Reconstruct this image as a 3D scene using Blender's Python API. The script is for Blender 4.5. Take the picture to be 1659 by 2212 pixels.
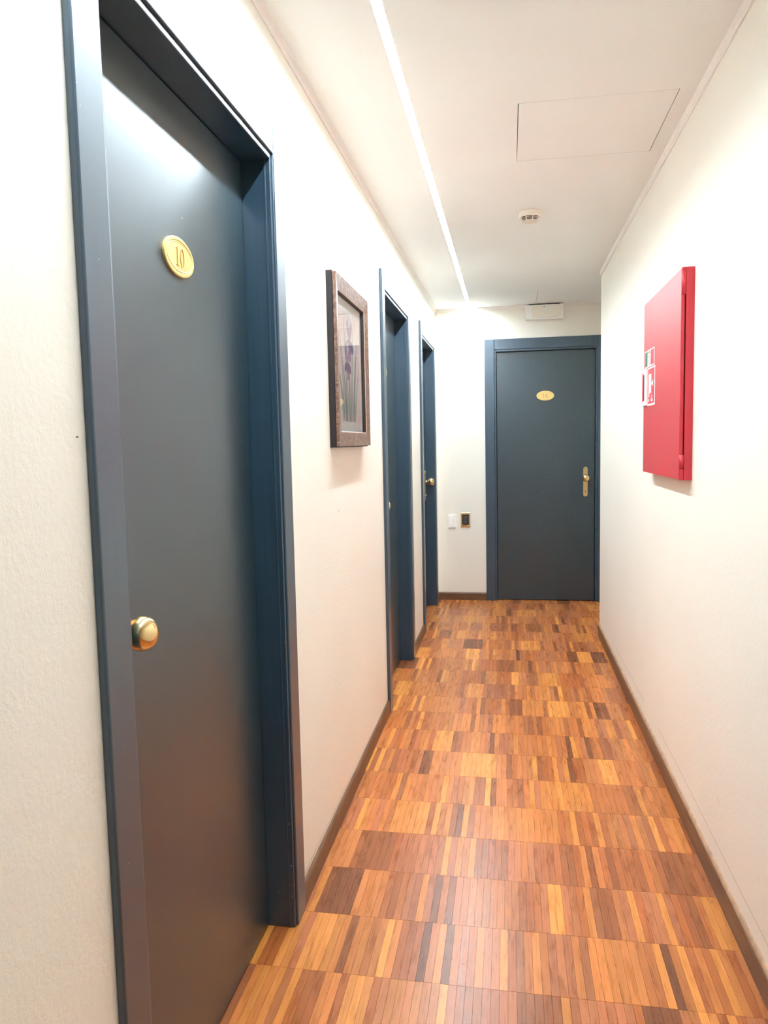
import bpy, bmesh, math, random
from mathutils import Matrix, Vector
from math import sin, cos, pi, radians

for o in list(bpy.data.objects):
    bpy.data.objects.remove(o, do_unlink=True)
scene = bpy.context.scene
col = scene.collection
random.seed(11)

# ------------------------------------------------------------------ camera, world, exposure
FPX, IMW, IMH = 1628.35, 1659.0, 2212.0          # focal length in photo pixels
YAW, PITCH, ROLL = 0.1666, 0.0913, -0.0211
CAM = Vector((0.6202, 0.0, 1.3726))
_f = Vector((-sin(YAW) * cos(PITCH), cos(YAW) * cos(PITCH), -sin(PITCH)))
_r = Vector((cos(YAW), sin(YAW), 0.0))
_u = _r.cross(_f)
RIGHT = cos(ROLL) * _r + sin(ROLL) * _u
UP = -sin(ROLL) * _r + cos(ROLL) * _u
cam_data = bpy.data.cameras.new('camera')
cam_data.sensor_fit = 'VERTICAL'
cam_data.sensor_height = 24.0
cam_data.lens = FPX / IMH * 24.0
cam_data.clip_start = 0.01
cam = bpy.data.objects.new('camera', cam_data)
col.objects.link(cam)
m = Matrix((RIGHT, UP, -_f)).transposed().to_4x4()
m.translation = CAM
cam.matrix_world = m
scene.camera = cam

world = bpy.data.worlds.new('world')
scene.world = world
world.use_nodes = True
world.node_tree.nodes['Background'].inputs[0].default_value = (0, 0, 0, 1)
world.node_tree.nodes['Background'].inputs[1].default_value = 0.0

scene.view_settings.view_transform = 'Standard'
scene.view_settings.look = 'None'
scene.view_settings.gamma = 1.0
scene.view_settings.use_curve_mapping = False
scene.view_settings.exposure = 1.78
scene.cycles.diffuse_bounces = 6
scene.cycles.max_bounces = 10
scene.cycles.adaptive_threshold = 0.02
scene.cycles.caustics_reflective = False
scene.cycles.caustics_refractive = False
LED_STRENGTH = 60.0
LED_COLOR = (0.825, 0.970, 1.065)

# ------------------------------------------------------------------ dimensions (metres)
W, H, D, R = 1.2326, 2.4844, 6.4832, 5.3609       # right wall, ceiling, far wall, right corner
BACK = -2.6                                       # corridor end behind the camera
XR = 1.46                                         # unseen side wall of the turn, moved in to bounce light
TH = 0.12
LED_X, LED_W, LED_Y0 = 0.293, 0.029, 0.45

# ------------------------------------------------------------------ materials
def mat_new(name):
    mt = bpy.data.materials.new(name)
    mt.use_nodes = True
    nt = mt.node_tree
    bs = nt.nodes['Principled BSDF']
    return mt, nt, bs

def node(nt, t, **kw):
    n = nt.nodes.new(t)
    for k, v in kw.items():
        setattr(n, k, v)
    return n

def math_n(nt, op, a, b=None, c=None, clamp=False):
    n = nt.nodes.new('ShaderNodeMath'); n.operation = op; n.use_clamp = clamp
    for i, v in enumerate((a, b, c)):
        if v is None: continue
        if isinstance(v, (int, float)): n.inputs[i].default_value = v
        else: nt.links.new(v, n.inputs[i])
    return n.outputs[0]

def mix_rgb(nt, fac, a, b, blend='MIX'):
    n = nt.nodes.new('ShaderNodeMix'); n.data_type = 'RGBA'; n.blend_type = blend
    for s, v in ((n.inputs[0], fac), (n.inputs[6], a), (n.inputs[7], b)):
        if isinstance(v, (int, float)): s.default_value = v
        elif isinstance(v, tuple): s.default_value = v if len(v) == 4 else v + (1,)
        else: nt.links.new(v, s)
    return n.outputs[2]

def noise(nt, vec, scale, detail=3, rough=0.55, dist=0.0):
    n = nt.nodes.new('ShaderNodeTexNoise')
    n.inputs['Scale'].default_value = scale; n.inputs['Detail'].default_value = detail
    n.inputs['Roughness'].default_value = rough; n.inputs['Distortion'].default_value = dist
    if vec is not None: nt.links.new(vec, n.inputs['Vector'])
    return n.outputs[0]

def mapping(nt, vec, scale=(1, 1, 1), loc=None):
    n = nt.nodes.new('ShaderNodeVectorMath'); n.operation = 'MULTIPLY'
    nt.links.new(vec, n.inputs[0]); n.inputs[1].default_value = scale
    out = n.outputs[0]
    if loc is not None:
        a = nt.nodes.new('ShaderNodeVectorMath'); a.operation = 'ADD'
        nt.links.new(out, a.inputs[0])
        if isinstance(loc, tuple): a.inputs[1].default_value = loc
        else: nt.links.new(loc, a.inputs[1])
        out = a.outputs[0]
    return out

def position(nt):
    return nt.nodes.new('ShaderNodeNewGeometry').outputs['Position']

def ramp(nt, fac, stops):
    n = nt.nodes.new('ShaderNodeValToRGB')
    el = n.color_ramp.elements
    while len(el) < len(stops): el.new(0.5)
    for e, (p, c) in zip(el, stops):
        e.position = p; e.color = c if len(c) == 4 else c + (1,)
    nt.links.new(fac, n.inputs[0])
    return n.outputs[0]

def bump(nt, bs, height, strength, dist):
    n = nt.nodes.new('ShaderNodeBump')
    n.inputs['Strength'].default_value = strength; n.inputs['Distance'].default_value = dist
    nt.links.new(height, n.inputs['Height']); nt.links.new(n.outputs[0], bs.inputs['Normal'])

def srgb(r, g, b):
    f = lambda c: c / 12.92 if c <= 0.04045 else ((c + 0.055) / 1.055) ** 2.4
    return tuple(f(c / 255.0) for c in (r, g, b)) + (1.0,)

def plain(name, color, rough=0.5, metallic=0.0, spec=0.5, var=0.06, scale=40.0, coat=0.0, coat_rough=0.1, bumps=0.0):
    """a procedural material: a colour with a faint mottling and, if wanted, a fine relief"""
    mt, nt, bs = mat_new(name)
    pos = position(nt)
    n = noise(nt, pos, scale, 2)
    lo = tuple(c * (1 - var) for c in color[:3]) + (1,)
    hi = tuple(min(1.0, c * (1 + var)) for c in color[:3]) + (1,)
    nt.links.new(ramp(nt, n, [(0.3, lo), (0.7, hi)]), bs.inputs['Base Color'])
    bs.inputs['Roughness'].default_value = rough
    bs.inputs['Metallic'].default_value = metallic
    bs.inputs['Specular IOR Level'].default_value = spec
    bs.inputs['Coat Weight'].default_value = coat
    bs.inputs['Coat Roughness'].default_value = coat_rough
    if bumps: bump(nt, bs, noise(nt, pos, scale * 6, 3), bumps, 0.001)
    return mt

def wall_material(name, color):
    """painted plaster: fine orange-peel relief"""
    mt, nt, bs = mat_new(name)
    pos = position(nt)
    big = noise(nt, pos, 1.6, 1)
    c = ramp(nt, big, [(0.3, tuple(k * 0.975 for k in color[:3])), (0.7, color)])
    nt.links.new(c, bs.inputs['Base Color'])
    bs.inputs['Roughness'].default_value = 0.62
    bs.inputs['Specular IOR Level'].default_value = 0.3
    bump(nt, bs, noise(nt, pos, 75, 3, 0.6), 0.16, 0.005)
    return mt

CREAM = srgb(246, 241, 230)
M = {}
M['wall'] = wall_material('cream_plaster', CREAM)
def ceiling_material():
    mt, nt, bs = mat_new('white_ceiling_paint')
    pos = position(nt)
    c = ramp(nt, noise(nt, pos, 2.0, 1), [(0.3, srgb(243, 244, 241)), (0.7, srgb(246, 247, 244))])
    nt.links.new(c, bs.inputs['Base Color'])
    bs.inputs['Roughness'].default_value = 0.75
    bs.inputs['Specular IOR Level'].default_value = 0.2
    return mt
M['ceiling'] = ceiling_material()
M['trim'] = plain('white_cornice_paint', srgb(240, 234, 228), 0.5, var=0.02)

def door_material(name, color, rough):
    """dark blue-green lacquer with brushed vertical streaks"""
    mt, nt, bs = mat_new(name)
    pos = position(nt)
    st = noise(nt, mapping(nt, pos, (55, 55, 1.3)), 2.0, 2)
    lo = tuple(c * 0.85 for c in color[:3]); hi = tuple(c * 1.15 for c in color[:3])
    c = ramp(nt, st, [(0.3, lo), (0.7, hi)])
    nt.links.new(c, bs.inputs['Base Color'])
    rr = math_n(nt, 'ADD', math_n(nt, 'MULTIPLY', st, 0.10), rough - 0.05)
    nt.links.new(rr, bs.inputs['Roughness'])
    bs.inputs['Specular IOR Level'].default_value = 0.5
    bs.inputs['Coat Weight'].default_value = 1.0
    bs.inputs['Coat Roughness'].default_value = 0.32
    bs.inputs['Coat IOR'].default_value = 1.6
    return mt
TEAL = srgb(8, 45, 57)
M['leaf'] = door_material('blue_green_door_lacquer', TEAL, 0.50)
M['casing'] = door_material('blue_green_frame_lacquer', srgb(26, 60, 80), 0.46)
M['brass'] = plain('polished_brass', (0.92, 0.70, 0.36, 1), 0.17, 1.0, var=0.04)
M['satin_brass'] = plain('satin_brass', srgb(238, 210, 138), 0.42, 0.45, var=0.03)
M['engraving'] = plain('engraved_brass_shadow', srgb(200, 160, 92), 0.35, 0.8, var=0.05)
M['engraving_dark'] = plain('engraved_brass_dark', srgb(150, 120, 70), 0.4, 0.6, var=0.05)
M['black'] = plain('black_plastic', (0.012, 0.012, 0.013, 1), 0.45)
M['keyhole'] = plain('keyhole_black', (0.008, 0.007, 0.006, 1), 0.5)
M['grey_plastic'] = plain('charcoal_plastic', srgb(72, 70, 72), 0.4)
M['white_plastic'] = plain('white_plastic', srgb(252, 250, 247), 0.4, var=0.01)
M['ivory_plastic'] = plain('ivory_plastic', srgb(246, 239, 226), 0.45, var=0.02)
M['red'] = plain('red_enamel', srgb(196, 26, 46), 0.45, spec=0.6, coat=0.3, coat_rough=0.4, var=0.04, scale=300, bumps=0.04)
M['red_print'] = plain('red_sticker_print', srgb(214, 32, 60), 0.35, var=0.02)
M['green_print'] = plain('green_sticker_print', srgb(26, 108, 82), 0.35, var=0.03)
M['white_print'] = plain('white_sticker_film', srgb(238, 236, 236), 0.35, var=0.01)
M['grey_print'] = plain('grey_sticker_print', srgb(130, 132, 150), 0.4, var=0.05)
M['olive_print'] = plain('yellow_sticker_print', srgb(190, 170, 90), 0.4, var=0.05)

def bronze_material():
    mt, nt, bs = mat_new('mottled_bronze_leaf')
    pos = position(nt)
    n = noise(nt, pos, 70, 5, 0.65, 0.6)
    c = ramp(nt, n, [(0.28, srgb(70, 50, 44)), (0.48, srgb(124, 94, 80)), (0.7, srgb(168, 138, 120))])
    nt.links.new(c, bs.inputs['Base Color'])
    bs.inputs['Roughness'].default_value = 0.42; bs.inputs['Metallic'].default_value = 0.25
    bump(nt, bs, n, 0.15, 0.002)
    return mt
M['bronze'] = bronze_material()
M['frame_black'] = plain('black_frame_lacquer', srgb(38, 32, 34), 0.4)
M['gilt_edge'] = plain('pale_gilt_edge', srgb(214, 180, 150), 0.4, 0.3)
M['paper'] = plain('grey_white_paper', srgb(232, 230, 224), 0.8, var=0.02)

def field_material():
    mt, nt, bs = mat_new('pink_watercolour_wash')
    pos = position(nt)
    c = ramp(nt, noise(nt, pos, 9, 4, 0.6), [(0.3, srgb(228, 206, 204)), (0.55, srgb(238, 220, 212)), (0.75, srgb(226, 208, 214))])
    nt.links.new(c, bs.inputs['Base Color']); bs.inputs['Roughness'].default_value = 0.8
    return mt
M['wash'] = field_material()
M['leaf_print'] = plain('grey_green_iris_leaf_print', srgb(142, 152, 138), 0.8, var=0.15, scale=60)
M['leaf_print_dark'] = plain('dark_iris_leaf_print', srgb(112, 120, 116), 0.8, var=0.15, scale=60)
M['petal_print'] = plain('mauve_petal_print', srgb(176, 142, 164), 0.8, var=0.2, scale=70)
M['petal_dark'] = plain('plum_petal_print', srgb(138, 104, 132), 0.8, var=0.2, scale=70)
M['petal_pale'] = plain('pale_petal_print', srgb(214, 206, 214), 0.8, var=0.08, scale=70)

def glass_material():
    mt, nt, bs = mat_new('picture_glass')
    nt.nodes.remove(bs)
    out = nt.nodes['Material Output']
    geo = nt.nodes.new('ShaderNodeNewGeometry')
    dot = nt.nodes.new('ShaderNodeVectorMath'); dot.operation = 'DOT_PRODUCT'
    nt.links.new(geo.outputs['Normal'], dot.inputs[0]); nt.links.new(geo.outputs['Incoming'], dot.inputs[1])
    c5 = math_n(nt, 'POWER', math_n(nt, 'SUBTRACT', 1.0, math_n(nt, 'ABSOLUTE', dot.outputs['Value']), clamp=True), 5.0)
    fres = math_n(nt, 'ADD', math_n(nt, 'MULTIPLY', c5, 0.96), 0.04)
    tr = nt.nodes.new('ShaderNodeBsdfTransparent'); gl = nt.nodes.new('ShaderNodeBsdfGlossy')
    gl.inputs['Roughness'].default_value = 0.015
    mx = nt.nodes.new('ShaderNodeMixShader')
    nt.links.new(fres, mx.inputs[0]); nt.links.new(tr.outputs[0], mx.inputs[1]); nt.links.new(gl.outputs[0], mx.inputs[2])
    nt.links.new(mx.outputs[0], out.inputs[0])
    return mt
M['glass'] = glass_material()

def led_material():
    mt, nt, bs = mat_new('lit_opal_diffuser')
    bs.inputs['Base Color'].default_value = (0.9, 0.9, 0.9, 1)
    bs.inputs['Emission Color'].default_value = LED_COLOR + (1,)
    bs.inputs['Emission Strength'].default_value = LED_STRENGTH
    return mt
M['led'] = led_material()

def wood_material(name, use_object):
    """parquet wood: each slat's own tone, long grain, pores, a satin varnish with scuffs"""
    mt, nt, bs = mat_new(name)
    pos = position(nt)
    if use_object:
        oi = nt.nodes.new('ShaderNodeObjectInfo'); tone = oi.outputs['Color']; rnd = oi.outputs['Random']
    else:
        at = nt.nodes.new('ShaderNodeAttribute'); at.attribute_name = 'tone'
        tone = at.outputs['Color']; rnd = at.outputs['Alpha']
    cmb = nt.nodes.new('ShaderNodeCombineXYZ')
    nt.links.new(math_n(nt, 'MULTIPLY', rnd, 37.0), cmb.inputs[0])
    nt.links.new(math_n(nt, 'MULTIPLY', rnd, 91.0), cmb.inputs[1])
    nt.links.new(math_n(nt, 'MULTIPLY', rnd, 53.0), cmb.inputs[2])
    fig = noise(nt, mapping(nt, pos, (34, 5.0, 1), cmb.outputs[0]), 1.0, 3, 0.55, 1.2)
    grain = noise(nt, mapping(nt, pos, (480, 10, 1), cmb.outputs[0]), 1.0, 2, 0.6)
    k1 = ramp(nt, fig, [(0.20, (0.66, 0.60, 0.54)), (0.40, (0.92, 0.90, 0.87)), (0.62, (1.03, 1.02, 1.0)), (0.85, (1.16, 1.14, 1.08))])
    k2 = ramp(nt, grain, [(0.25, (0.74, 0.69, 0.64)), (0.5, (1.0, 1.0, 1.0)), (0.8, (1.08, 1.08, 1.06))])
    c = mix_rgb(nt, 1.0, tone, k1, 'MULTIPLY'); c = mix_rgb(nt, 0.9, c, k2, 'MULTIPLY')
    nt.links.new(c, bs.inputs['Base Color'])
    r = math_n(nt, 'ADD', math_n(nt, 'MULTIPLY', fig, 0.14), math_n(nt, 'MULTIPLY', grain, 0.10))
    nt.links.new(math_n(nt, 'ADD', r, 0.17), bs.inputs['Roughness'])
    bs.inputs['Specular IOR Level'].default_value = 0.4
    bump(nt, bs, grain, 0.08, 0.001)
    return mt
M['slat'] = wood_material('varnished_parquet_slat', True)
M['slats'] = wood_material('varnished_parquet_far', False)
M['subfloor'] = plain('dark_joint_filler', srgb(50, 30, 20), 0.8)

def board_material():
    mt, nt, bs = mat_new('brown_skirting_wood')
    pos = position(nt)
    g = noise(nt, mapping(nt, pos, (6, 6, 220)), 1.0, 4, 0.6, 0.8)
    c = ramp(nt, g, [(0.25, srgb(80, 55, 38)), (0.5, srgb(112, 79, 54)), (0.78, srgb(140, 103, 74))])
    nt.links.new(c, bs.inputs['Base Color']); bs.inputs['Roughness'].default_value = 0.4
    bump(nt, bs, g, 0.1, 0.001)
    return mt
M['skirting'] = board_material()
M['cap'] = plain('pale_worn_wood', srgb(186, 154, 126), 0.5, var=0.2, scale=30)  # paler tan paints the light caught along the skirting top

# ------------------------------------------------------------------ mesh helpers
def new_obj(name, bm, material, parent=None, smooth=False):
    me = bpy.data.meshes.new(name)
    bmesh.ops.recalc_face_normals(bm, faces=bm.faces)
    bm.to_mesh(me); bm.free()
    mats = material if isinstance(material, (list, tuple)) else [material]
    for k in mats: me.materials.append(M[k])
    if smooth:
        for p in me.polygons: p.use_smooth = True
    o = bpy.data.objects.new(name, me)
    col.objects.link(o)
    if parent is not None: o.parent = parent
    return o

def tag(o, label, category=None, group=None, kind=None):
    o['label'] = label
    if category: o['category'] = category
    if group: o['group'] = group
    if kind: o['kind'] = kind
    return o

def empty(name, loc=(0, 0, 0), rotz=0.0):
    o = bpy.data.objects.new(name, None)
    o.location = loc; o.rotation_euler = (0, 0, rotz); o.empty_display_size = 0.05
    col.objects.link(o)
    return o

def add_box(bm, x0, x1, y0, y1, z0, z1, mi=0):
    v = [bm.verts.new((x, y, z)) for z in (z0, z1) for y in (y0, y1) for x in (x0, x1)]
    fs = [bm.faces.new([v[i] for i in q]) for q in ((0, 2, 3, 1), (4, 5, 7, 6), (0, 1, 5, 4), (2, 6, 7, 3), (0, 4, 6, 2), (1, 3, 7, 5))]
    for f in fs: f.material_index = mi
    return fs

def box_bm(x0, x1, y0, y1, z0, z1, bevel=0.0, seg=2):
    bm = bmesh.new()
    add_box(bm, x0, x1, y0, y1, z0, z1)
    if bevel:
        bmesh.ops.bevel(bm, geom=list(bm.edges), offset=bevel, segments=seg, profile=0.5, affect='EDGES')
    return bm

def box(name, mat, parent, x0, x1, y0, y1, z0, z1, bevel=0.0, seg=2):
    return new_obj(name, box_bm(x0, x1, y0, y1, z0, z1, bevel, seg), mat, parent)

def grid_slab(us, vs, holes, front, back, place):
    """slab with rectangular holes. place(u, v, w) -> point; w = front / back face position"""
    bm = bmesh.new()
    us = sorted(set(us)); vs = sorted(set(vs))
    nu, nv = len(us) - 1, len(vs) - 1
    def solid(i, j):
        if not (0 <= i < nu and 0 <= j < nv): return False
        cu, cv = (us[i] + us[i + 1]) / 2, (vs[j] + vs[j + 1]) / 2
        return not any(a < cu < b and c < cv < d for a, b, c, d in holes)
    cache = {}
    def V(i, j, w):
        k = (i, j, w)
        if k not in cache: cache[k] = bm.verts.new(place(us[i], vs[j], w))
        return cache[k]
    for i in range(nu):
        for j in range(nv):
            if not solid(i, j): continue
            for w in (front, back):
                bm.faces.new([V(i, j, w), V(i + 1, j, w), V(i + 1, j + 1, w), V(i, j + 1, w)])
            for (di, dj, a, b) in ((-1, 0, (i, j), (i, j + 1)), (1, 0, (i + 1, j), (i + 1, j + 1)), (0, -1, (i, j), (i + 1, j)), (0, 1, (i, j + 1), (i + 1, j + 1))):
                if not solid(i + di, j + dj):
                    bm.faces.new([V(*a, front), V(*b, front), V(*b, back), V(*a, back)])
    return bm

def lathe(profile, n=32, axis='z'):
    """profile of (radius, height); axis 'z' or '-y' (pointing out of a door)"""
    bm = bmesh.new()
    rings = []
    for r, h in profile:
        if r < 1e-6: rings.append([bm.verts.new((0, 0, h) if axis == 'z' else (0, -h, 0))]); continue
        ring = []
        for k in range(n):
            a = 2 * pi * k / n
            ring.append(bm.verts.new((r * cos(a), r * sin(a), h) if axis == 'z' else (r * cos(a), -h, r * sin(a))))
        rings.append(ring)
    for a, b in zip(rings, rings[1:]):
        for k in range(n):
            k2 = (k + 1) % n
            if len(a) == 1 and len(b) == 1: continue
            if len(a) == 1: bm.faces.new([a[0], b[k], b[k2]])
            elif len(b) == 1: bm.faces.new([a[k], a[k2], b[0]])
            else: bm.faces.new([a[k], a[k2], b[k2], b[k]])
    return bm

def extrude_outline(pts, y0, y1, bm=None, mi=0):
    """closed outline in local X-Z, from depth y0 to y1"""
    bm = bm or bmesh.new()
    a = [bm.verts.new((x, y0, z)) for x, z in pts]; b = [bm.verts.new((x, y1, z)) for x, z in pts]
    fs = [bm.faces.new(a), bm.faces.new(b[::-1])]
    n = len(pts)
    for i in range(n): fs.append(bm.faces.new([a[i], b[i], b[(i + 1) % n], a[(i + 1) % n]]))
    for f in fs: f.material_index = mi
    return bm

def stroke(bm, pts, width, y0, y1, mi=0):
    """a pen stroke along a polyline in X-Z; width is a number or one per point"""
    n = len(pts); L = []; Rr = []
    ws = width if isinstance(width, (list, tuple)) else [width] * n
    for i, (x, z) in enumerate(pts):
        x0, z0 = pts[max(i - 1, 0)]; x1, z1 = pts[min(i + 1, n - 1)]
        dx, dz = x1 - x0, z1 - z0
        l = math.hypot(dx, dz) or 1.0
        w = max(ws[i], 1e-5) / 2
        L.append((x - dz / l * w, z + dx / l * w)); Rr.append((x + dz / l * w, z - dx / l * w))
    for i in range(n - 1):
        q = [L[i], L[i + 1], Rr[i + 1], Rr[i]]
        extrude_outline(q, y0, y1, bm, mi)
    return bm

def arc(cx, cz, rx, rz, a0, a1, n=20):
    return [(cx + rx * cos(radians(a0 + (a1 - a0) * k / n)), cz + rz * sin(radians(a0 + (a1 - a0) * k / n))) for k in range(n + 1)]

# ------------------------------------------------------------------ door layout
CAS, LIP, PROUD = 0.080, 0.012, 0.015
ZT, ZI = 2.215, 2.130                             # top of casing, underside of casing head
LEFT_DOORS = [(1.033, 1.020), (3.682, 1.030), (5.292, 1.030)]      # start y, overall width
FAR_DOOR = (0.415, 1.000)                         # start x, overall width

def opening(start, width):
    return (start + CAS, start + width - CAS)

# ------------------------------------------------------------------ structure
def build_floor():
    root = new_obj('floor', grid_slab([-0.12, W + TH, XR], [BACK, R - TH, D + TH], [(W + TH, XR, BACK, R - TH)], -0.009, -0.06,
                                      lambda u, v, w: (u, v, w)), 'subfloor')
    tag(root, 'orange brown parquet floor of narrow wooden slats laid in rows', 'floor', kind='structure')
    pitch, row, skew, gap, rgap = 0.0213, 0.2410, -0.0135, 0.0005, 0.0008
    tones = [srgb(182, 112, 62), srgb(168, 98, 54), srgb(198, 126, 70), srgb(146, 86, 50), srgb(216, 146, 78),
             srgb(176, 110, 74), srgb(188, 120, 72), srgb(160, 98, 64), srgb(204, 134, 72), srgb(124, 74, 46)]
    weight = [16, 12, 15, 6, 7, 12, 13, 8, 9, 3]
    tones = [(r * 1.12, g * 1.03, b * 0.86, 1.0) for r, g, b, _ in tones]
    x_lo = -0.10
    pieces = []
    rnd = random.Random(5)
    j0 = int(math.floor((BACK - 1.80) / row)); j1 = int(math.ceil((D + 0.1 - 1.80) / row))
    for j in range(j0, j1):
        y0 = 1.80 + j * row
        x = x_lo - rnd.random() * pitch
        left = 0; base = None
        xmax = XR if y0 + row > R else W + 0.005
        while x < xmax:
            if left <= 0:
                base = rnd.choices(tones, weight)[0]; left = rnd.choice([1, 1, 1, 2, 2, 3, 4, 5, 6]); jit = 0.13
                mixed = rnd.random() < 0.42
            b = rnd.choices(tones, weight)[0] if mixed else base
            k = 1.0 + rnd.uniform(-jit, jit)
            c = tuple(min(1.0, ch * k * (1 + rnd.uniform(-0.03, 0.03))) for ch in b[:3])
            pieces.append((x, y0, c, rnd.random(), rnd.uniform(-0.0001, 0.0001), rnd.uniform(-0.002, 0.002)))
            x += pitch; left -= 1
    def pix(x, y):
        d = Vector((x, y, 0)) - CAM
        w = d.dot(_f)
        if w < 0.2: return None
        return (IMW / 2 + FPX * d.dot(RIGHT) / w, IMH / 2 - FPX * d.dot(UP) / w)
    def shown(p):
        x, y0 = p[0], p[1]
        xm = x + pitch / 2
        if xm < 0.012 and not any(s + 0.1 < y0 + row / 2 < s + w - 0.1 for s, w in LEFT_DOORS): return 0
        if xm < -0.07 or (xm > W - 0.012 and y0 + row / 2 < R): return 0
        best = 0
        for t in (0.05, 0.35, 0.65, 0.95):
            q = pix(xm, y0 + row * t)
            if q and 0 <= q[0] <= IMW and 0 <= q[1] <= IMH: best += 1
        if not best: return 0
        q0 = pix(x, y0 + row / 2); q1 = pix(x + pitch, y0 + row / 2); a = pix(xm, y0); b = pix(xm, y0 + row)
        if None in (q0, q1, a, b): return 0
        return best / 4 * abs(q1[0] - q0[0]) * abs(a[1] - b[1])
    order = sorted(range(len(pieces)), key=lambda i: -shown(pieces[i]))
    single = set(order[:300])
    # one shared slat mesh, its ends cut along the slightly skewed row joint
    hw, hl = (pitch - gap) / 2, (row - rgap) / 2
    def slat_verts(cx, cy, dz, tilt):
        out = []
        for z in (-0.008, 0.0):
            for sy in (-1, 1):
                for sx in (-1, 1):
                    px = sx * hw; py = sy * hl + skew * px
                    out.append((cx + px, cy + py, z + dz + (px * tilt if z == 0 else 0)))
        return out
    quads = ((0, 2, 3, 1), (4, 5, 7, 6), (0, 1, 5, 4), (2, 6, 7, 3), (0, 4, 6, 2), (1, 3, 7, 5))
    sm = bpy.data.meshes.new('parquet_slat')
    sm.from_pydata(slat_verts(0, 0, 0, 0), [], quads); sm.materials.append(M['slat']); sm.update()
    verts, faces, cols = [], [], []
    for i, (x, y0, c, rn, dz, tilt) in enumerate(pieces):
        cx = x + pitch / 2; cy = y0 + row / 2 + skew * cx
        if i in single:
            o = bpy.data.objects.new('parquet_slat', sm)
            o.location = (cx, cy, dz); o.rotation_euler = (0, tilt, 0)
            o.color = c + (1.0,)
            o.parent = root
            col.objects.link(o)
        else:
            b = len(verts)
            verts += slat_verts(cx, cy, dz, tilt)
            faces += [tuple(b + k for k in q) for q in quads]
            cols += [c + (rn,)] * 24
    me = bpy.data.meshes.new('parquet_slats')
    me.from_pydata(verts, [], faces); me.materials.append(M['slats'])
    at = me.color_attributes.new('tone', 'FLOAT_COLOR', 'CORNER')
    flat = [v for cc in cols for v in cc]
    at.data.foreach_set('color', flat)
    me.update()
    so = bpy.data.objects.new('parquet_slats', me); so.parent = root; col.objects.link(so)
    so['kind'] = 'stuff'
build_floor()

HATCH = (0.653, 1.166, 2.656, 3.186)
def build_ceiling():
    led = (LED_X - LED_W / 2, LED_X + LED_W / 2, LED_Y0, D)
    bm = grid_slab([-TH, led[0], led[1], HATCH[0], HATCH[1], W + TH, XR + TH], [BACK - TH, LED_Y0, HATCH[2], HATCH[3], R - TH, D, D + TH],
                   [led, HATCH, (W + TH, XR + TH, BACK - TH, R - TH)], H, H + 0.04, lambda u, v, w: (u, v, w))
    c = new_obj('ceiling', bm, 'ceiling')
    tag(c, 'plain white painted corridor ceiling', 'ceiling', kind='structure')
    b = box('backing', 'black', c, led[0] - 0.01, led[1] + 0.01, LED_Y0, D, H + 0.041, H + 0.05)
    b2 = box('hatch_void', 'black', c, HATCH[0] - 0.01, HATCH[1] + 0.01, HATCH[2] - 0.01, HATCH[3] + 0.01, H + 0.041, H + 0.05)
    # inspection hatch: a panel dropped into the hole, a hairline joint all round
    bm = bmesh.new()
    g = 0.0028
    pts = [(HATCH[0] + g, HATCH[2] + g * 0.7), (HATCH[1] - g * 0.9, HATCH[2] + g * 0.7), (HATCH[1] - g * 1.4, HATCH[3] - g), (HATCH[0] + g * 0.7, HATCH[3] - g * 1.2)]
    lo = [bm.verts.new((x, y, H)) for x, y in pts]; hi = [bm.verts.new((x, y, H + 0.02)) for x, y in pts]
    bm.faces.new(lo); bm.faces.new(hi)
    for i in range(4): bm.faces.new([lo[i], lo[(i + 1) % 4], hi[(i + 1) % 4], hi[i]])
    h = new_obj('ceiling_hatch', bm, 'ceiling')
    tag(h, 'flush white square inspection hatch outlined by a thin dark joint in the ceiling', 'hatch')
build_ceiling()

def build_walls():
    holes = [opening(s, w) + (-0.06, ZI) for s, w in LEFT_DOORS]
    ys = [BACK - TH, D + TH] + [v for h in holes for v in h[:2]]
    wl = new_obj('wall_left', grid_slab(ys, [-0.06, ZI, H], holes, 0.0, -TH, lambda u, v, w: (w, u, v)), 'wall')
    tag(wl, 'cream plaster wall with three dark blue doors', 'wall', kind='structure')
    a, b = opening(*FAR_DOOR)
    wf = new_obj('wall_far', grid_slab([0.0, a, b, XR], [-0.06, ZI, H], [(a, b, -0.06, ZI)], D, D + TH, lambda u, v, w: (u, w, v)), 'wall')
    tag(wf, 'cream end wall of the corridor around the facing dark door', 'wall', kind='structure')
    wr = box('wall_right', 'wall', None, W, W + TH, BACK - TH, R, -0.06, H)
    tag(wr, 'cream plaster wall carrying the red fire cabinet', 'wall', kind='structure')
    w2 = box('wall_return', 'wall', None, W + TH, XR, R - TH, R, -0.06, H)
    tag(w2, 'cream wall around the corner where the corridor turns right', 'wall', kind='structure')
    w3 = box('wall_side', 'wall', None, XR, XR + TH, R - TH, D + TH, -0.06, H)  # unseen wall, placed near the corner for more bounce light
    tag(w3, 'cream wall closing the turn on the right', 'wall', kind='structure')
    w4 = box('wall_back', 'wall', None, 0.0, W, BACK - TH, BACK, -0.06, H)
    tag(w4, 'cream wall closing the corridor behind the viewer', 'wall', kind='structure')
build_walls()

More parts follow.
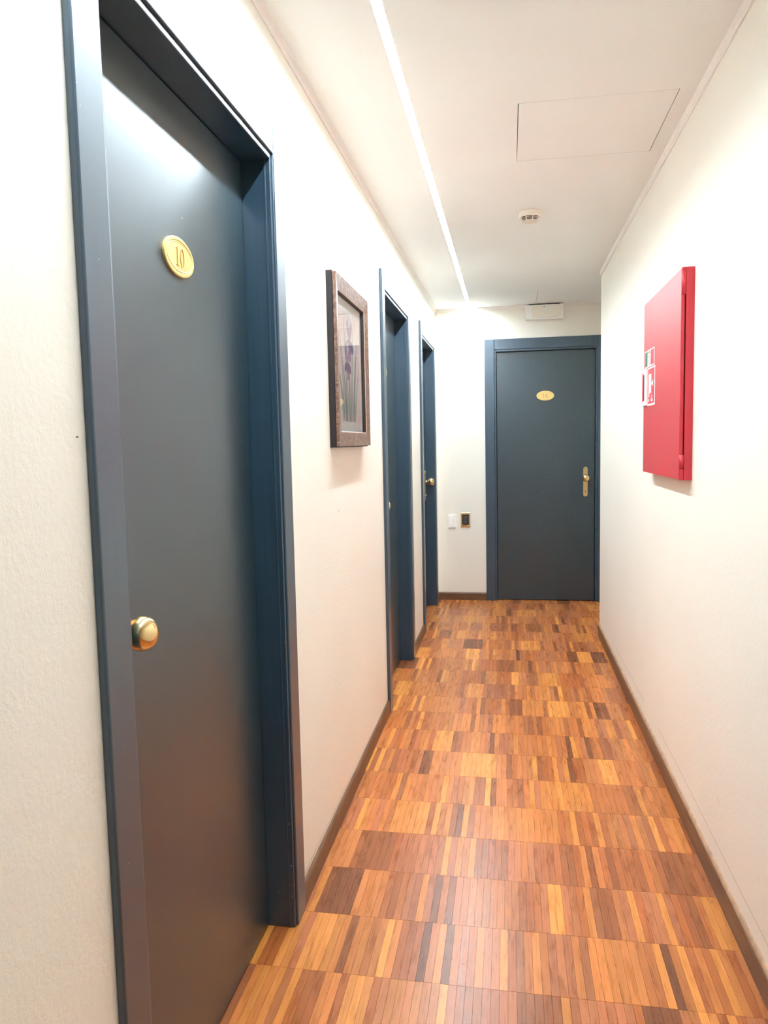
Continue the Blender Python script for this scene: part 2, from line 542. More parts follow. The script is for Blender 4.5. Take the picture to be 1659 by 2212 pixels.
M['hairline'] = plain('grey_hairline_crack', srgb(120, 112, 104), 0.9, var=0.2, scale=200)
M['scuff'] = plain('grey_brown_scuff', srgb(122, 108, 98), 0.9, var=0.2, scale=200)
def ribbon(name, mat, parent, pts, width, axis, at, out):
    """a thin line lying on a wall (axis 'x', points are y,z) or on the ceiling (axis 'z', points are x,y)"""
    bm = bmesh.new(); rows = []
    for i, (a, b) in enumerate(pts):
        a0, b0 = pts[max(i - 1, 0)]; a1, b1 = pts[min(i + 1, len(pts) - 1)]
        da, db = a1 - a0, b1 - b0; l = math.hypot(da, db) or 1
        t = width * (0.35 + 0.65 * min(1, i, len(pts) - 1 - i)) / 2
        q = []
        for s in (-1, 1):
            u, v = a - db / l * t * s, b + da / l * t * s
            q.append(bm.verts.new((at + out, u, v) if axis == 'x' else (u, v, at + out)))
        rows.append(q)
    for p, q in zip(rows, rows[1:]): bm.faces.new([p[0], p[1], q[1], q[0]])
    return new_obj(name, bm, mat, parent)

def build_marks():
    rr = random.Random(9)
    wr, wl, ce = bpy.data.objects['wall_right'], bpy.data.objects['wall_left'], bpy.data.objects['ceiling']
    def wobble(y0, y1, z0, z1, step, amp):
        n = max(2, int(abs(y1 - y0) / step)); z = 0; out = []
        for k in range(n + 1):
            z = 0.7 * z + rr.uniform(-amp, amp)
            out.append((y0 + (y1 - y0) * k / n, z0 + (z1 - z0) * k / n + z))
        return out
    ribbon('hairline_crack', 'hairline', wr, wobble(1.50, 3.25, 0.133, 0.150, 0.05, 0.0012), 0.0013, 'x', W, -0.0002)
    ribbon('hairline_crack', 'hairline', wr, wobble(3.55, 4.55, 0.146, 0.135, 0.06, 0.0012), 0.0013, 'x', W, -0.0002)
    ribbon('scuff_mark', 'scuff', wr, [(2.30, 0.27), (2.305, 0.283), (2.317, 0.29)], 0.0016, 'x', W, -0.0002)
    ribbon('scuff_mark', 'scuff', wr, [(1.93, 0.245), (1.935, 0.262)], 0.0016, 'x', W, -0.0002)
    ribbon('scuff_mark', 'scuff', wr, [(3.76, 0.123), (3.775, 0.128), (3.785, 0.126)], 0.004, 'x', W, -0.0002)
    ribbon('hairline_crack', 'hairline', wl, wobble(2.08, 2.80, 0.080, 0.079, 0.04, 0.0012), 0.0014, 'x', 0.0, 0.0002)
    ribbon('nail_mark', 'scuff', wl, [(1.009, 1.390), (1.013, 1.391), (1.017, 1.390)], 0.0028, 'x', 0.0, 0.0002)
    ribbon('scuff_mark', 'scuff', wl, [(2.680, 1.133), (2.687, 1.127), (2.700, 1.122)], 0.0022, 'x', 0.0, 0.0002)
    ribbon('hairline_crack', 'hairline', ce, [(0.835, 6.38), (0.837, 6.2), (0.836, 6.05), (0.838, 5.87)], 0.0024, 'z', H, -0.0002)
build_marks()

def cornice(name, label, p0, p1, inward):
    """small cove lath under the ceiling from p0 to p1, inward = unit vector into the room"""
    prof = [(0, 0), (0, -0.026), (0.004, -0.026), (0.0065, -0.022), (0.0065, -0.013), (0.011, -0.006), (0.014, 0)]
    bm = bmesh.new()
    rings = [[bm.verts.new((p[0] + inward[0] * a, p[1] + inward[1] * a, H + b)) for a, b in prof] for p in (p0, p1)]
    n = len(prof)
    for i in range(n): bm.faces.new([rings[0][i], rings[0][(i + 1) % n], rings[1][(i + 1) % n], rings[1][i]])
    bm.faces.new(rings[0]); bm.faces.new(rings[1])
    o = new_obj(name, bm, 'trim')
    tag(o, label, 'cornice', kind='structure')
cornice('trim_1', 'thin white cornice along the top of the wall with three doors', (0, BACK), (0, D), (1, 0))
cornice('trim_2', 'thin white cornice above the red fire cabinet', (W, BACK), (W, R), (-1, 0))
cornice('trim_3', 'thin white cornice across the end wall', (0, D), (XR, D), (0, -1))
cornice('trim_4', 'thin white cornice around the corner on the right', (W, R), (XR, R), (0, 1))

BBH, BBT = 0.068, 0.012
def board_bm(p0, p1, inward, h=BBH, t=BBT):
    prof = [(0, 0), (t, 0), (t, h - 0.010), (t - 0.003, h - 0.003), (t - 0.006, h), (0, h)]
    bm = bmesh.new()
    rings = [[bm.verts.new((p[0] + inward[0] * a, p[1] + inward[1] * a, b)) for a, b in prof] for p in (p0, p1)]
    n = len(prof)
    for i in range(n): bm.faces.new([rings[0][i], rings[0][(i + 1) % n], rings[1][(i + 1) % n], rings[1][i]])
    bm.faces.new(rings[0]); bm.faces.new(rings[1])
    return bm
bl = empty('baseboard_left', (0, 0, 0))
tag(bl, 'brown wooden skirting between the three doors', 'baseboard', kind='structure')
edges = [BACK] + [v for s, w in LEFT_DOORS for v in (s, s + w)] + [D]
for a, b in zip(edges[0::2], edges[1::2]):
    new_obj('skirting_board', board_bm((0, a), (0, b), (1, 0)), 'skirting', bl)
bf = empty('baseboard_far', (0, D, 0))
tag(bf, 'brown wooden skirting on the end wall beside the facing door', 'baseboard', kind='structure')
for a, b in ((BBT, FAR_DOOR[0]), (sum(FAR_DOOR), XR)):
    new_obj('skirting_board', board_bm((a, 0), (b, 0), (0, -1)), 'skirting', bf)
br = empty('baseboard_right', (W, 0, 0))
tag(br, 'worn brown wooden skirting below the red fire cabinet', 'baseboard', kind='structure')
new_obj('skirting_board', board_bm((0, BACK), (0, R), (-1, 0)), 'skirting', br)
bt = board_bm((0.0, 0), (0.0, R - BACK), (-1, 0), 0.016, 0.008)          # shoe moulding on top
for v in bt.verts: v.co.y += BACK; v.co.z += BBH
new_obj('cap_strip', bt, 'cap', br)

# ------------------------------------------------------------------ doors
def rounded_bar(w, h, n=8):
    """outline of an upright plate with round ends"""
    r = w / 2
    return arc(0, h / 2 - r, r, r, 0, 180, n) + arc(0, -h / 2 + r, r, r, 180, 360, n)

def numeral(number, cx, cz, y0, y1, hgt, thin):
    """engraved serif figures, drawn as pen strokes"""
    bm = bmesh.new()
    def one(x):
        stroke(bm, [(x, cz - hgt / 2), (x, cz + hgt / 2)], thin * 1.5, y0, y1)
        stroke(bm, [(x - 0.3 * hgt * 0.5, cz - hgt / 2), (x + 0.3 * hgt * 0.5, cz - hgt / 2)], thin, y0, y1)
        stroke(bm, [(x, cz + hgt / 2), (x - 0.16 * hgt, cz + hgt * 0.40)], thin, y0, y1)
    def zero(x):
        p = arc(x, cz, 0.22 * hgt, hgt / 2, 0, 360, 28)
        stroke(bm, p, [thin * (1.0 + 0.9 * abs(cos(2 * pi * k / 28))) for k in range(29)], y0, y1)
    def six(x):
        stroke(bm, arc(x, cz - 0.2 * hgt, 0.22 * hgt, 0.3 * hgt, 0, 360, 24), thin * 1.3, y0, y1)
        stroke(bm, [(x - 0.22 * hgt, cz - 0.15 * hgt), (x - 0.17 * hgt, cz + 0.1 * hgt), (x - 0.05 * hgt, cz + 0.33 * hgt), (x + 0.16 * hgt, cz + 0.5 * hgt)], thin * 1.3, y0, y1)
    for ch, dx in zip(number, (-0.34 * hgt, 0.30 * hgt)):
        {'1': one, '0': zero, '6': six}[ch](cx + dx)
    return bm

KNOB = [(0, 0), (0.0115, 0), (0.0115, 0.012), (0.0100, 0.020), (0.0125, 0.024), (0.0200, 0.0265), (0.0255, 0.030), (0.0265, 0.0325), (0.0258, 0.0340),
        (0.0285, 0.0380), (0.0308, 0.0440), (0.0315, 0.0500), (0.0305, 0.0565), (0.0275, 0.0630), (0.0225, 0.0690), (0.0150, 0.0735), (0.0075, 0.0755), (0, 0.0760)]

def build_door(n, loc, rotz, width, recess, lip, knob_x, number, label, plate_u=0.0):
    """local X along the wall, local Y into the wall, Z up; casing stands proud of the wall"""
    d = empty('door_%d' % n, loc, rotz)
    tag(d, label, 'door', kind='structure')
    ji, jo = CAS + lip, width - CAS - lip                     # inner faces of the jambs
    zj = ZI - lip * 1.3
    for x0, x1 in ((0, CAS), (width - CAS, width)):
        box('casing_upright', 'casing', d, x0, x1, -PROUD, 0.0, 0.0, ZT, 0.004, 3)
    box('casing_head', 'casing', d, CAS + 0.0006, width - CAS - 0.0006, -PROUD, 0.0, ZI, ZT, 0.0025, 2)
    for x0, x1 in ((CAS, ji), (jo, width - CAS)):
        box('jamb', 'casing', d, x0, x1, -0.009, TH, 0.0, ZI, 0.0022, 2)
    box('jamb_head', 'casing', d, ji, jo, -0.009, TH, zj, ZI, 0.0022, 2)
    if recess > 0.04:
        box('jamb_bead', 'casing', d, ji, ji + 0.0022, 0.004, 0.009, 0.0, zj, 0.0008)
        box('jamb_bead', 'casing', d, jo - 0.0022, jo, 0.004, 0.009, 0.0, zj, 0.0008)
    leaf = box('door_leaf', 'leaf', d, ji + 0.003, jo - 0.003, recess, recess + 0.042, 0.005, zj - 0.003, 0.0015, 2)
    stop_y = recess + 0.042
    if stop_y < TH - 0.01:
        box('door_stop', 'casing', d, ji, ji + 0.012, stop_y, TH, 0, zj); box('door_stop', 'casing', d, jo - 0.012, jo, stop_y, TH, 0, zj)
    # oval number plate
    pc = ((ji + jo) / 2 + plate_u, recess, 1.772 if rotz else 1.738)
    a, b = 0.0725, 0.041
    def ell(k, y): return [(pc[0] + a * k * cos(2 * pi * t / 48), y, pc[2] + (b - a * (1 - k)) * sin(2 * pi * t / 48)) for t in range(48)]
    bm = bmesh.new()
    loops = [ell(1.0, recess), ell(1.0, recess - 0.0045), ell(0.975, recess - 0.0058), ell(0.90, recess - 0.0058), ell(0.885, recess - 0.0046),
             ell(0.86, recess - 0.0046), ell(0.845, recess - 0.0056), ell(0.82, recess - 0.0050)]
    rv = [[bm.verts.new(p) for p in l] for l in loops]
    for r0, r1 in zip(rv, rv[1:]):
        for k in range(48): bm.faces.new([r0[k], r0[(k + 1) % 48], r1[(k + 1) % 48], r1[k]])
    bm.faces.new(rv[-1]); bm.faces.new(rv[0][::-1])
    plate = new_obj('number_plate', bm, 'satin_brass', d)
    plate['label'] = 'oval brass number plate'
    if number:
        nm = new_obj('engraved_number', numeral(number, pc[0], pc[2], recess - 0.0060, recess - 0.0049, 0.037, 0.0014),
                     'engraving' if number == '10' else 'engraving_dark', plate)
        nm['label'] = 'engraved room number ' + number
    # long brass backplate with a knob above and a cylinder lock below
    kx, kz = knob_x, 1.047
    bm = extrude_outline([(kx + x, 1.014 + z) for x, z in rounded_bar(0.036, 0.250)], recess, recess - 0.006)
    bmesh.ops.bevel(bm, geom=[e for e in bm.edges if all(abs(v.co.y - (recess - 0.006)) < 1e-6 for v in e.verts)], offset=0.002, segments=2, affect='EDGES')
    bp = new_obj('backplate', bm, 'brass', d)
    bp['label'] = 'long brass backplate with rounded ends'
    for z in (1.126, 0.902):
        s = new_obj('plate_screw', lathe([(0, 0.006), (0.0035, 0.006), (0.003, 0.0075), (0, 0.008)], 12, '-y'), 'brass', bp, True)
        s.location = (kx, recess, z)
    cyl = new_obj('lock_cylinder', lathe([(0.0090, 0.005), (0.0090, 0.011), (0.0080, 0.012), (0.0, 0.012)], 20, '-y'), 'brass', bp, False)
    cyl.location = (kx, recess, 0.936)
    kh = extrude_outline([(kx + x, 0.934 + z) for x, z in rounded_bar(0.0042, 0.015)], recess - 0.0118, recess - 0.0123)
    new_obj('keyhole', kh, 'keyhole', bp)
    kn = new_obj('door_knob', lathe(KNOB, 40, '-y'), 'brass', d, True)
    kn.location = (kx, recess, kz)
    kn['label'] = 'round polished brass door knob'
    return d

build_door(1, (0, LEFT_DOORS[0][0], 0), pi / 2, LEFT_DOORS[0][1], 0.070, LIP, 1.216 - LEFT_DOORS[0][0], '10',
           'tall dark blue door numbered 10 nearest the viewer, with brass knob and oval plate')
build_door(2, (0, LEFT_DOORS[1][0], 0), pi / 2, LEFT_DOORS[1][1], 0.070, LIP, 0.185, None,
           'dark blue door seen edge-on just beyond the framed flower picture')
build_door(3, (0, LEFT_DOORS[2][0], 0), pi / 2, LEFT_DOORS[2][1], 0.070, LIP, 6.172 - LEFT_DOORS[2][0], None,
           'narrowest-looking dark blue door beside the far corner, its brass knob showing')
build_door(4, (FAR_DOOR[0], D, 0), 0.0, FAR_DOOR[1], 0.022, 0.014, 1.243 - FAR_DOOR[0], '16',
           'dark blue door numbered 16 facing the viewer at the corridor end')

# ------------------------------------------------------------------ light strip
led = empty('led_strip_light', (LED_X, (LED_Y0 + D) / 2, H))
tag(led, 'long glowing white LED strip recessed along the ceiling', 'light')
L2 = (D - LED_Y0) / 2
df = bmesh.new()
hw = LED_W / 2 - 0.0015
prof = [(-hw, 0.016), (-hw, 0.0058), (-hw * 0.5, 0.0052), (0, 0.0050), (hw * 0.5, 0.0052), (hw, 0.0058), (hw, 0.016)]
r0 = [df.verts.new((a, -L2 + 0.002, b)) for a, b in prof]; r1 = [df.verts.new((a, L2 - 0.002, b)) for a, b in prof]
for i in range(len(prof)):
    k = (i + 1) % len(prof); df.faces.new([r0[i], r0[k], r1[k], r1[i]])
df.faces.new(r0); df.faces.new(r1)
new_obj('diffuser', df, 'led', led)
for s in (-1, 1):
    x0 = s * (LED_W / 2 - 0.0007)
    box('channel_side', 'white_plastic', led, min(x0, x0 + s * 0.0005), max(x0, x0 + s * 0.0005), -L2 + 0.001, L2 - 0.001, 0.0, 0.03)

# ------------------------------------------------------------------ framed picture
def build_picture():
    y0, y1, z0, z1 = 2.583, 3.180, 1.360, 1.968
    wd, ht = y1 - y0, z1 - z0
    p = empty('framed_picture', (0, y0, z0), pi / 2)          # local X along the wall, local Y into the wall
    tag(p, 'iris flower print in a mottled bronze frame, hung between two doors', 'picture')
    def ring(name, mat, outer, inner, yo, yi, yb):
        """mitred frame: outer/inner rectangles (inset), front depth outer yo, inner yi, back yb"""
        bm = bmesh.new()
        def rect(ins, y): return [bm.verts.new(q) for q in ((ins, y, ins), (wd - ins, y, ins), (wd - ins, y, ht - ins), (ins, y, ht - ins))]
        a, b, c, d = rect(outer, yb), rect(outer, yo), rect(inner, yi), rect(inner, yb)
        for q, s in ((a, b), (b, c), (c, d), (d, a)):
            for i in range(4): bm.faces.new([q[i], q[(i + 1) % 4], s[(i + 1) % 4], s[i]])
        return new_obj(name, bm, mat, p)
    ring('outer_frame', 'frame_black', 0.0, 0.045, -0.021, -0.021, 0.0)
    ring('bronze_frame', 'bronze', 0.004, 0.054, -0.0345, -0.0285, -0.0225)
    ring('shadow_groove', 'frame_black', 0.009, 0.050, -0.0225, -0.0225, -0.021)
    ring('gilt_sight_edge', 'gilt_edge', 0.0535, 0.0565, -0.0285, -0.0275, -0.024)
    ring('black_liner', 'frame_black', 0.0565, 0.060, -0.026, -0.018, -0.006)  # black ring puts the rabbet's shadow inside the frame edge
    box('backing_board', 'paper', p, 0.045, wd - 0.045, -0.0125, -0.004, 0.045, ht - 0.045)
    box('glass_pane', 'glass', p, 0.058, wd - 0.058, -0.0170, -0.0155, 0.058, ht - 0.058)
    # print: a pink wash with a torn lower edge, then leaves and petals
    u0, u1, v0, v1 = 0.062, wd - 0.062, 0.095, 0.505
    pts = []
    rr = random.Random(3)
    n = 26
    for k in range(n + 1):
        pts.append((u0 + 0.004 + (u1 - u0 - 0.008) * k / n, v0 + rr.uniform(-0.006, 0.006)))
    pts += [(u1 - 0.004, v1), (u0 + 0.004, v1)]
    art = new_obj('print', extrude_outline(pts, -0.0125, -0.0128), 'wash', p)
    art['label'] = 'pink wash print of an iris with long leaves'
    cu = (u0 + u1) / 2 - 0.02
    bm = bmesh.new()
    leaves = [(-0.150, 0.270, -0.06), (-0.120, 0.200, -0.05), (-0.115, 0.350, -0.04), (-0.085, 0.300, -0.05), (-0.05, 0.385, -0.02), (-0.02, 0.330, -0.03), (0.02, 0.400, 0.0),
              (0.045, 0.300, 0.02), (0.075, 0.370, 0.03), (0.105, 0.280, 0.05), (0.13, 0.340, 0.05), (0.155, 0.230, 0.06), (0.005, 0.240, 0.01), (-0.065, 0.225, -0.03)]
    for i, (tx, hh, bend) in enumerate(leaves):
        bx = cu + tx * 0.72
        path = []
        ws = []
        for k in range(13):
            t = k / 12
            path.append((bx + tx * 0.28 * t + bend * t * t * 0.9, v0 + 0.002 + hh * t))
            ws.append(0.0150 * (1 - t) ** 0.75 * (0.55 + 0.45 * min(1, t * 6)) + 0.0006)
        d = 0.00002 * i
        stroke(bm, path, ws, -0.0128, -0.0130 - d, i % 3 == 1)
    lv = new_obj('iris_leaves', bm, ['leaf_print', 'leaf_print_dark'], art)
    bm = bmesh.new()
    def petal(cx, cz, ang, ln, w, mi, dep):
        ca, sa = cos(ang), sin(ang)
        o = []
        for k in range(20):
            t = 2 * pi * k / 20
            a = ln * (0.5 + 0.5 * cos(t)); b = w * sin(t) * (0.45 + 0.55 * (a / ln)) * (1 + 0.12 * sin(5 * t))
            o.append((cx + a * ca - b * sa, cz + a * sa + b * ca))
        extrude_outline(o, -0.0131, dep, bm, mi)
    fc = [(cu + 0.030, 0.405, 1.35), (cu - 0.012, 0.318, 1.1)]
    dep = -0.01335
    for cx, cz, s in fc:
        for ang, ln, w, mi in ((1.57, .075, .020, 2), (2.1, .062, .016, 0), (1.05, .062, .016, 0), (3.6, .058, .018, 1), (5.8, .058, .018, 1), (4.71, .060, .020, 0), (4.3, .04, .010, 1), (5.1, .04, .010, 1)):
            petal(cx, cz, ang, ln * s, w * s, mi, dep); dep -= 0.00002
    new_obj('iris_flowers', bm, ['petal_print', 'petal_dark', 'petal_pale'], art)
build_picture()

# ------------------------------------------------------------------ fire cabinet
def build_cabinet():
    y0, y1, z0, z1 = 2.710, 3.425, 1.224, 1.937
    c = empty('fire_cabinet', (W, y1, z0), -pi / 2)           # local X towards the viewer, local Y into the wall
    tag(c, 'red metal fire hose cabinet with stickers mounted on the cream wall', 'fire cabinet')
    wd, ht = y1 - y0, z1 - z0
    dp = 0.042
    box('back_box', 'red', c, 0.004, wd, -0.0265, 0.0, 0.0, ht, 0.001)
    box('cabinet_door', 'red', c, 0.0, wd - 0.005, -dp, -0.0300, 0.0015, ht - 0.003, 0.0012)
    box('door_gasket', 'keyhole', c, 0.010, wd - 0.012, -0.0302, -0.0263, 0.010, ht - 0.010)  # black core paints the shade in the slot between door and body
    for a, b in ((ht - 0.090, ht - 0.001), (0.040, 0.086)):
        h = new_obj('hinge', lathe([(0, a), (0.0075, a), (0.0075, b), (0, b)], 20), 'red', c)
        h.location = (wd - 0.0055, -0.0335, 0)
        for f in h.data.polygons: f.use_smooth = abs(f.normal.z) < 0.5
    box('lower_knuckle', 'red', c, wd - 0.012, wd - 0.001, -0.0405, -0.0275, 0.0, 0.038, 0.001)
    def at(y): return y1 - y
    # instruction sticker
    F = -dp
    s = box('instruction_sticker', 'white_print', c, at(3.398), at(3.183), F - 0.0006, F, 1.663 - z0, 1.733 - z0)
    s['label'] = 'white instruction sticker with green and red fields'
    box('green_field', 'green_print', s, at(3.388), at(3.335), F - 0.0010, F - 0.0005, 1.668 - z0, 1.728 - z0)
    box('red_field', 'red_print', s, at(3.262), at(3.195), F - 0.0010, F - 0.0005, 1.668 - z0, 1.728 - z0)
    for k in range(5):
        box('print_line', 'grey_print', s, at(3.322), at(3.275 + 0.006 * (k % 3)), F - 0.0009, F - 0.0005, 1.674 + 0.0075 * k - z0, 1.6765 + 0.0075 * k - z0)
    box('print_mark', 'grey_print', s, at(3.305), at(3.278), F - 0.0009, F - 0.0005, 1.717 - z0, 1.726 - z0)
    box('print_logo', 'olive_print', s, at(3.328), at(3.312), F - 0.0009, F - 0.0005, 1.708 - z0, 1.727 - z0)
    # hose sign
    s = box('hose_sign', 'white_print', c, at(3.326), at(3.165), F - 0.0006, F, 1.503 - z0, 1.659 - z0)
    s['label'] = 'red fire hose sign with white pictogram'
    box('sign_field', 'red_print', s, at(3.316), at(3.177), F - 0.0010, F - 0.0005, 1.511 - z0, 1.652 - z0)
    bm = bmesh.new()
    def rect(ya, yb, za, zb): extrude_outline([(at(ya), za - z0), (at(yb), za - z0), (at(yb), zb - z0), (at(ya), zb - z0)], F - 0.0014, F - 0.0009, bm)
    rect(3.298, 3.242, 1.553, 1.631)
    rect(3.246, 3.212, 1.587, 1.597)
    extrude_outline([(at(3.222), 1.585 - z0), (at(3.200), 1.578 - z0), (at(3.200), 1.606 - z0), (at(3.222), 1.599 - z0)], F - 0.0014, F - 0.0009, bm)
    rect(3.300, 3.285, 1.538, 1.553)
    rect(3.304, 3.288, 1.520, 1.530)
    rect(3.244, 3.212, 1.519, 1.531)
    extrude_outline([(at(3.238), 1.534 - z0), (at(3.218), 1.534 - z0), (at(3.222), 1.543 - z0), (at(3.228), 1.548 - z0), (at(3.232), 1.541 - z0)], F - 0.0014, F - 0.0009, bm)
    new_obj('pictogram', bm, 'white_print', s)
    # latch at the far edge
    l = box('latch_plate', 'white_plastic', c, at(3.424), at(3.329), F - 0.009, F, 1.506 - z0, 1.659 - z0, 0.001)
    l['label'] = 'white latch plate with red pull tab'
    box('latch_slot', 'keyhole', l, at(3.378), at(3.356), F - 0.0094, F - 0.0085, 1.527 - z0, 1.636 - z0)
    box('pull_tab', 'red_print', l, at(3.406), at(3.379), F - 0.0096, F - 0.0085, 1.522 - z0, 1.644 - z0, 0.0003)
    for z in (1.848, 1.872):
        r = new_obj('rivet', lathe([(0, 0), (0.0035, 0), (0.0028, 0.0012), (0, 0.0016)], 12, '-y'), 'gilt_edge', c, True)
        r.location = (at(3.385), F, z - z0)
build_cabinet()

# ------------------------------------------------------------------ smoke detector
def build_detector():
    d = empty('smoke_detector', (0.724, 3.885, H))
    tag(d, 'round white smoke detector with dark slots on the ceiling', 'smoke detector')
    new_obj('base', lathe([(0, 0), (0.0530, 0), (0.0535, -0.004), (0.0530, -0.0165), (0.0515, -0.0175), (0.0535, -0.0185), (0.0535, -0.0225), (0.0505, -0.0265), (0.030, -0.0270), (0, -0.0270)], 48), 'ivory_plastic', d, True)
    new_obj('sensor_chamber', lathe([(0.0445, -0.0265), (0.0330, -0.0440), (0, -0.0440)], 40), 'black', d, True)
    for r, z in ((0.0455, -0.0315), (0.0415, -0.0365), (0.0375, -0.0415)):
        rg = new_obj('louvre_ring', lathe([(r + 0.0008, z + 0.0006), (r - 0.0004, z - 0.0006), (r - 0.004, z - 0.0004), (r - 0.004, z + 0.0006), (r + 0.0008, z + 0.0006)], 40), 'ivory_plastic', d, True)
    for k in range(8):
        a = 2 * pi * k / 8 + 0.3
        bm = bmesh.new()
        q = [(0.0495, -0.0262), (0.0360, -0.0452), (0.0325, -0.0452), (0.0440, -0.0262)]
        t = 0.0016
        vs = [[bm.verts.new((r * cos(a) - s * t * sin(a), r * sin(a) + s * t * cos(a), z)) for r, z in q] for s in (-1, 1)]
        bm.faces.new(vs[0]); bm.faces.new(vs[1])
        for i in range(4): bm.faces.new([vs[0][i], vs[0][(i + 1) % 4], vs[1][(i + 1) % 4], vs[1][i]])
        new_obj('louvre_rib', bm, 'ivory_plastic', d)
    new_obj('cap', lathe([(0, -0.0435), (0.0355, -0.0435), (0.0360, -0.0455), (0.0345, -0.0470), (0.0325, -0.0465), (0, -0.0468)], 40), 'ivory_plastic', d, True)
build_detector()

# ------------------------------------------------------------------ emergency light
def build_emergency():
    e = empty('emergency_light', (0.754, D, 2.358))
    tag(e, 'white rectangular emergency light box under the ceiling above the facing door', 'emergency light')
    wd, ht = 0.304, 0.1165
    box('housing', 'white_plastic', e, 0, wd, -0.050, 0.0, 0, ht, 0.003)
    box('end_cap', 'white_plastic', e, 0.004, 0.038, -0.0515, -0.049, 0.004, ht - 0.004, 0.0008)
    box('lens_panel', 'ivory_plastic', e, 0.052, wd - 0.012, -0.0515, -0.049, 0.010, ht - 0.008, 0.0008)
    box('divider', 'white_plastic', e, 0.160, 0.167, -0.0535, -0.050, 0.010, ht - 0.008, 0.0006)
    s = box('seam', 'grey_print', e, 0.130, 0.250, -0.0518, -0.0512, 0.0125, 0.0135)
    s['label'] = 'thin grey seam'
    lamp = new_obj('indicator', lathe([(0, 0), (0.004, 0), (0.0035, 0.003), (0, 0.004)], 14, '-y'), 'grey_print', e, True)
    lamp.location = (0.150, -0.0513, ht - 0.018)
    box('pull_tab', 'white_plastic', e, 0.1545, 0.1595, -0.0555, -0.050, 0.016, 0.040, 0.001)
    box('mounting_gasket', 'black', e, 0.03, wd - 0.03, -0.046, -0.002, ht - 0.001, ht + 0.0045)  # black strip paints the shade in the gap between box and ceiling
build_emergency()

# ------------------------------------------------------------------ wall plates
def build_switches():
    p = empty('blanking_plate', (0.0915, D, 0.631))
    tag(p, 'blank white wall plate left of the brass switch', 'wall plate')
    box('cover', 'white_plastic', p, 0, 0.067, -0.0105, 0, 0, 0.113, 0.0025)
    box('rocker', 'white_plastic', p, 0.008, 0.059, -0.0125, -0.010, 0.008, 0.105, 0.001)
    s = empty('brass_switch', (0.199, D, 0.635))
    tag(s, 'shiny brass wall switch with dark centre beside the facing door', 'switch')
    w, h = 0.082, 0.128
    bm = bmesh.new()
    def rect(i, j, y): return [bm.verts.new(q) for q in ((i, y, j), (w - i, y, j), (w - i, y, h - j), (i, y, h - j))]
    rs = [rect(0, 0, 0), rect(0, 0, -0.004), rect(0.006, 0.006, -0.009), rect(0.013, 0.020, -0.009), rect(0.016, 0.023, -0.005), rect(0.016, 0.023, 0)]
    for a, b in zip(rs, rs[1:]):
        for i in range(4): bm.faces.new([a[i], a[(i + 1) % 4], b[(i + 1) % 4], b[i]])
    f = new_obj('brass_frame', bm, 'brass', s)
    f['label'] = 'polished brass surround'
    box('module', 'black', s, 0.0155, w - 0.0155, -0.006, -0.001, 0.0225, h - 0.0225)
    box('rocker', 'grey_plastic', s, 0.022, w - 0.022, -0.0095, -0.005, 0.030, h - 0.029, 0.0015)
    for k in range(3):
        box('vent_mark', 'black', s, 0.028 + 0.009 * k, 0.034 + 0.009 * k, -0.0100, -0.0092, 0.060, 0.066)
    box('printed_strip', 'grey_print', s, 0.028, 0.054, -0.0098, -0.0092, 0.089, 0.0905)
build_switches()

# ------------------------------------------------------------------ small wear: paint chips on the doors, scuffs on the floor
M['chip'] = plain('pale_primer_chip', srgb(196, 196, 190), 0.7)
M['dent'] = plain('dark_floor_dent', srgb(70, 42, 28), 0.8)
def point_on(q, axis, val):
    d = ((q[0] - IMW / 2) / FPX) * RIGHT - ((q[1] - IMH / 2) / FPX) * UP + _f
    return CAM + d * ((val - CAM[axis]) / d[axis])

def flecks(name, mat, parent, spots, normal, seed):
    """little irregular flakes lying on a surface; spots are (world point, size, stretch, angle)"""
    rr = random.Random(seed)
    bm = bmesh.new()
    n = Vector(normal)
    a = n.orthogonal().normalized(); b = n.cross(a)
    for p, size, stretch, ang in spots:
        u = a * cos(ang) + b * sin(ang); v = b * cos(ang) - a * sin(ang)
        k = 6
        top = [bm.verts.new(p + n * 0.0003 + u * (size * stretch * cos(2 * pi * i / k) * rr.uniform(0.6, 1)) + v * (size * sin(2 * pi * i / k) * rr.uniform(0.6, 1))) for i in range(k)]
        bm.faces.new(top)
    o = new_obj(name, bm, mat)
    inv = parent.matrix_world.inverted()
    o.parent = parent; o.matrix_parent_inverse = inv
    o['kind'] = 'stuff'
    return o
bpy.context.view_layer.update()
_y = LEFT_DOORS[0][0] + LEFT_DOORS[0][1] - CAS - LIP
rr = random.Random(21)
d1 = bpy.data.objects['door_1']; d4 = bpy.data.objects['door_4']
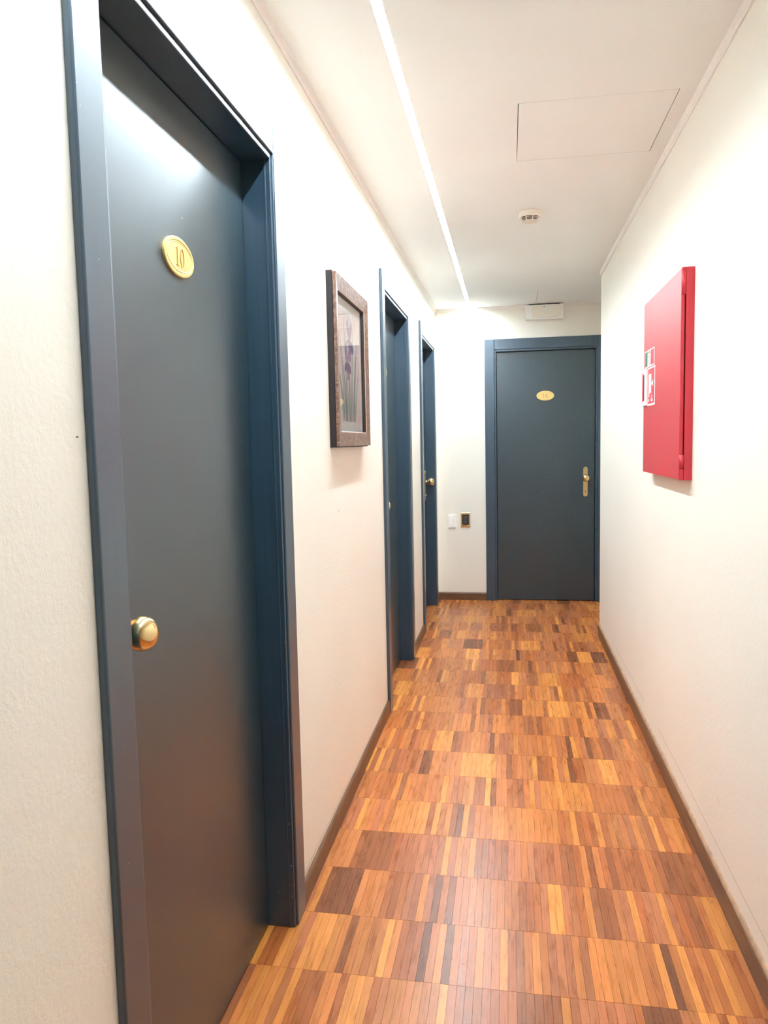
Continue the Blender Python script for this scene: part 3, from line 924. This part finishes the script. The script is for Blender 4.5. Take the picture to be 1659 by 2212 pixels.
flecks('paint_chips', 'chip', d1, [(point_on(q, 1, _y), r, st, an) for q, r, st, an in (
    ((602, 1928), 0.0013, 1.2, 0.3), ((629, 1870), 0.0017, 1.8, 1.5), ((632, 1936), 0.0015, 1.5, 1.4), ((630, 1911), 0.0011, 1.3, 0.8), ((616, 1388), 0.0010, 2.0, 1.5), ((620, 1490), 0.0010, 2.0, 1.5), ((624, 1780), 0.0013, 3.0, 1.5))], (0, -1, 0), 1)
flecks('paint_chips', 'chip', d1, [(point_on(q, 0, -0.070), r, st, an) for q, r, st, an in (
    ((393, 471), 0.0009, 6.0, 2.3), ((521, 953), 0.0018, 1.2, 0.3), ((542, 1221), 0.0007, 7.0, 1.8), ((421, 1365), 0.0011, 1.0, 0), ((406, 1639), 0.0010, 1.0, 0), ((500, 1480), 0.0010, 1.2, 0),
    ((485, 640), 0.0009, 1, 0), ((290, 547), 0.0008, 1, 0), ((540, 1165), 0.0008, 1, 0), ((455, 1900), 0.0010, 1.0, 0))], (1, 0, 0), 2)
flecks('paint_chips', 'chip', d1, [(point_on(q, 0, 0.015), r, st, an) for q, r, st, an in (
    ((265, 1609), 0.0010, 1.3, 1.2), ((278, 1865), 0.0010, 2.0, 1.5), ((164, 178), 0.0011, 1.2, 0.5), ((173, 228), 0.0009, 1.2, 0.2), ((213, 560), 0.0010, 1.4, 0.7), ((648, 1755), 0.0013, 2.5, 1.5), ((645, 1925), 0.0016, 1.6, 1.2))], (1, 0, 0), 3)
flecks('paint_chips', 'chip', d4, [(point_on(q, 1, D + 0.022), 0.0022, 1.2, 0.4) for q in ((1124, 1067), (1172, 1065), (1162, 1121), (1181, 1148), (1181, 1031), (1240, 905), (1140, 1230), (1205, 1005), (1115, 985))], (0, -1, 0), 4)
scuffs = [(Vector((rr.gauss(0.54, 0.10), rr.uniform(1.55, 2.35), 0.0003)), rr.uniform(0.0004, 0.0010), rr.choice([1, 1, 1.5, 2.5, 4]), rr.uniform(0, pi)) for k in range(150)]
scuffs += [(point_on(q, 2, 0.0003), 0.0009, 6.0, an) for q, an in (((977, 2072), 0.1), ((1000, 2082), 2.4), ((1020, 1915), 1.3), ((1085, 1330), 0.2), ((745, 2040), 0.1), ((760, 2046), 0.2))]
flecks('floor_dents', 'dent', bpy.data.objects['floor'], scuffs, (0, 0, 1), 5)
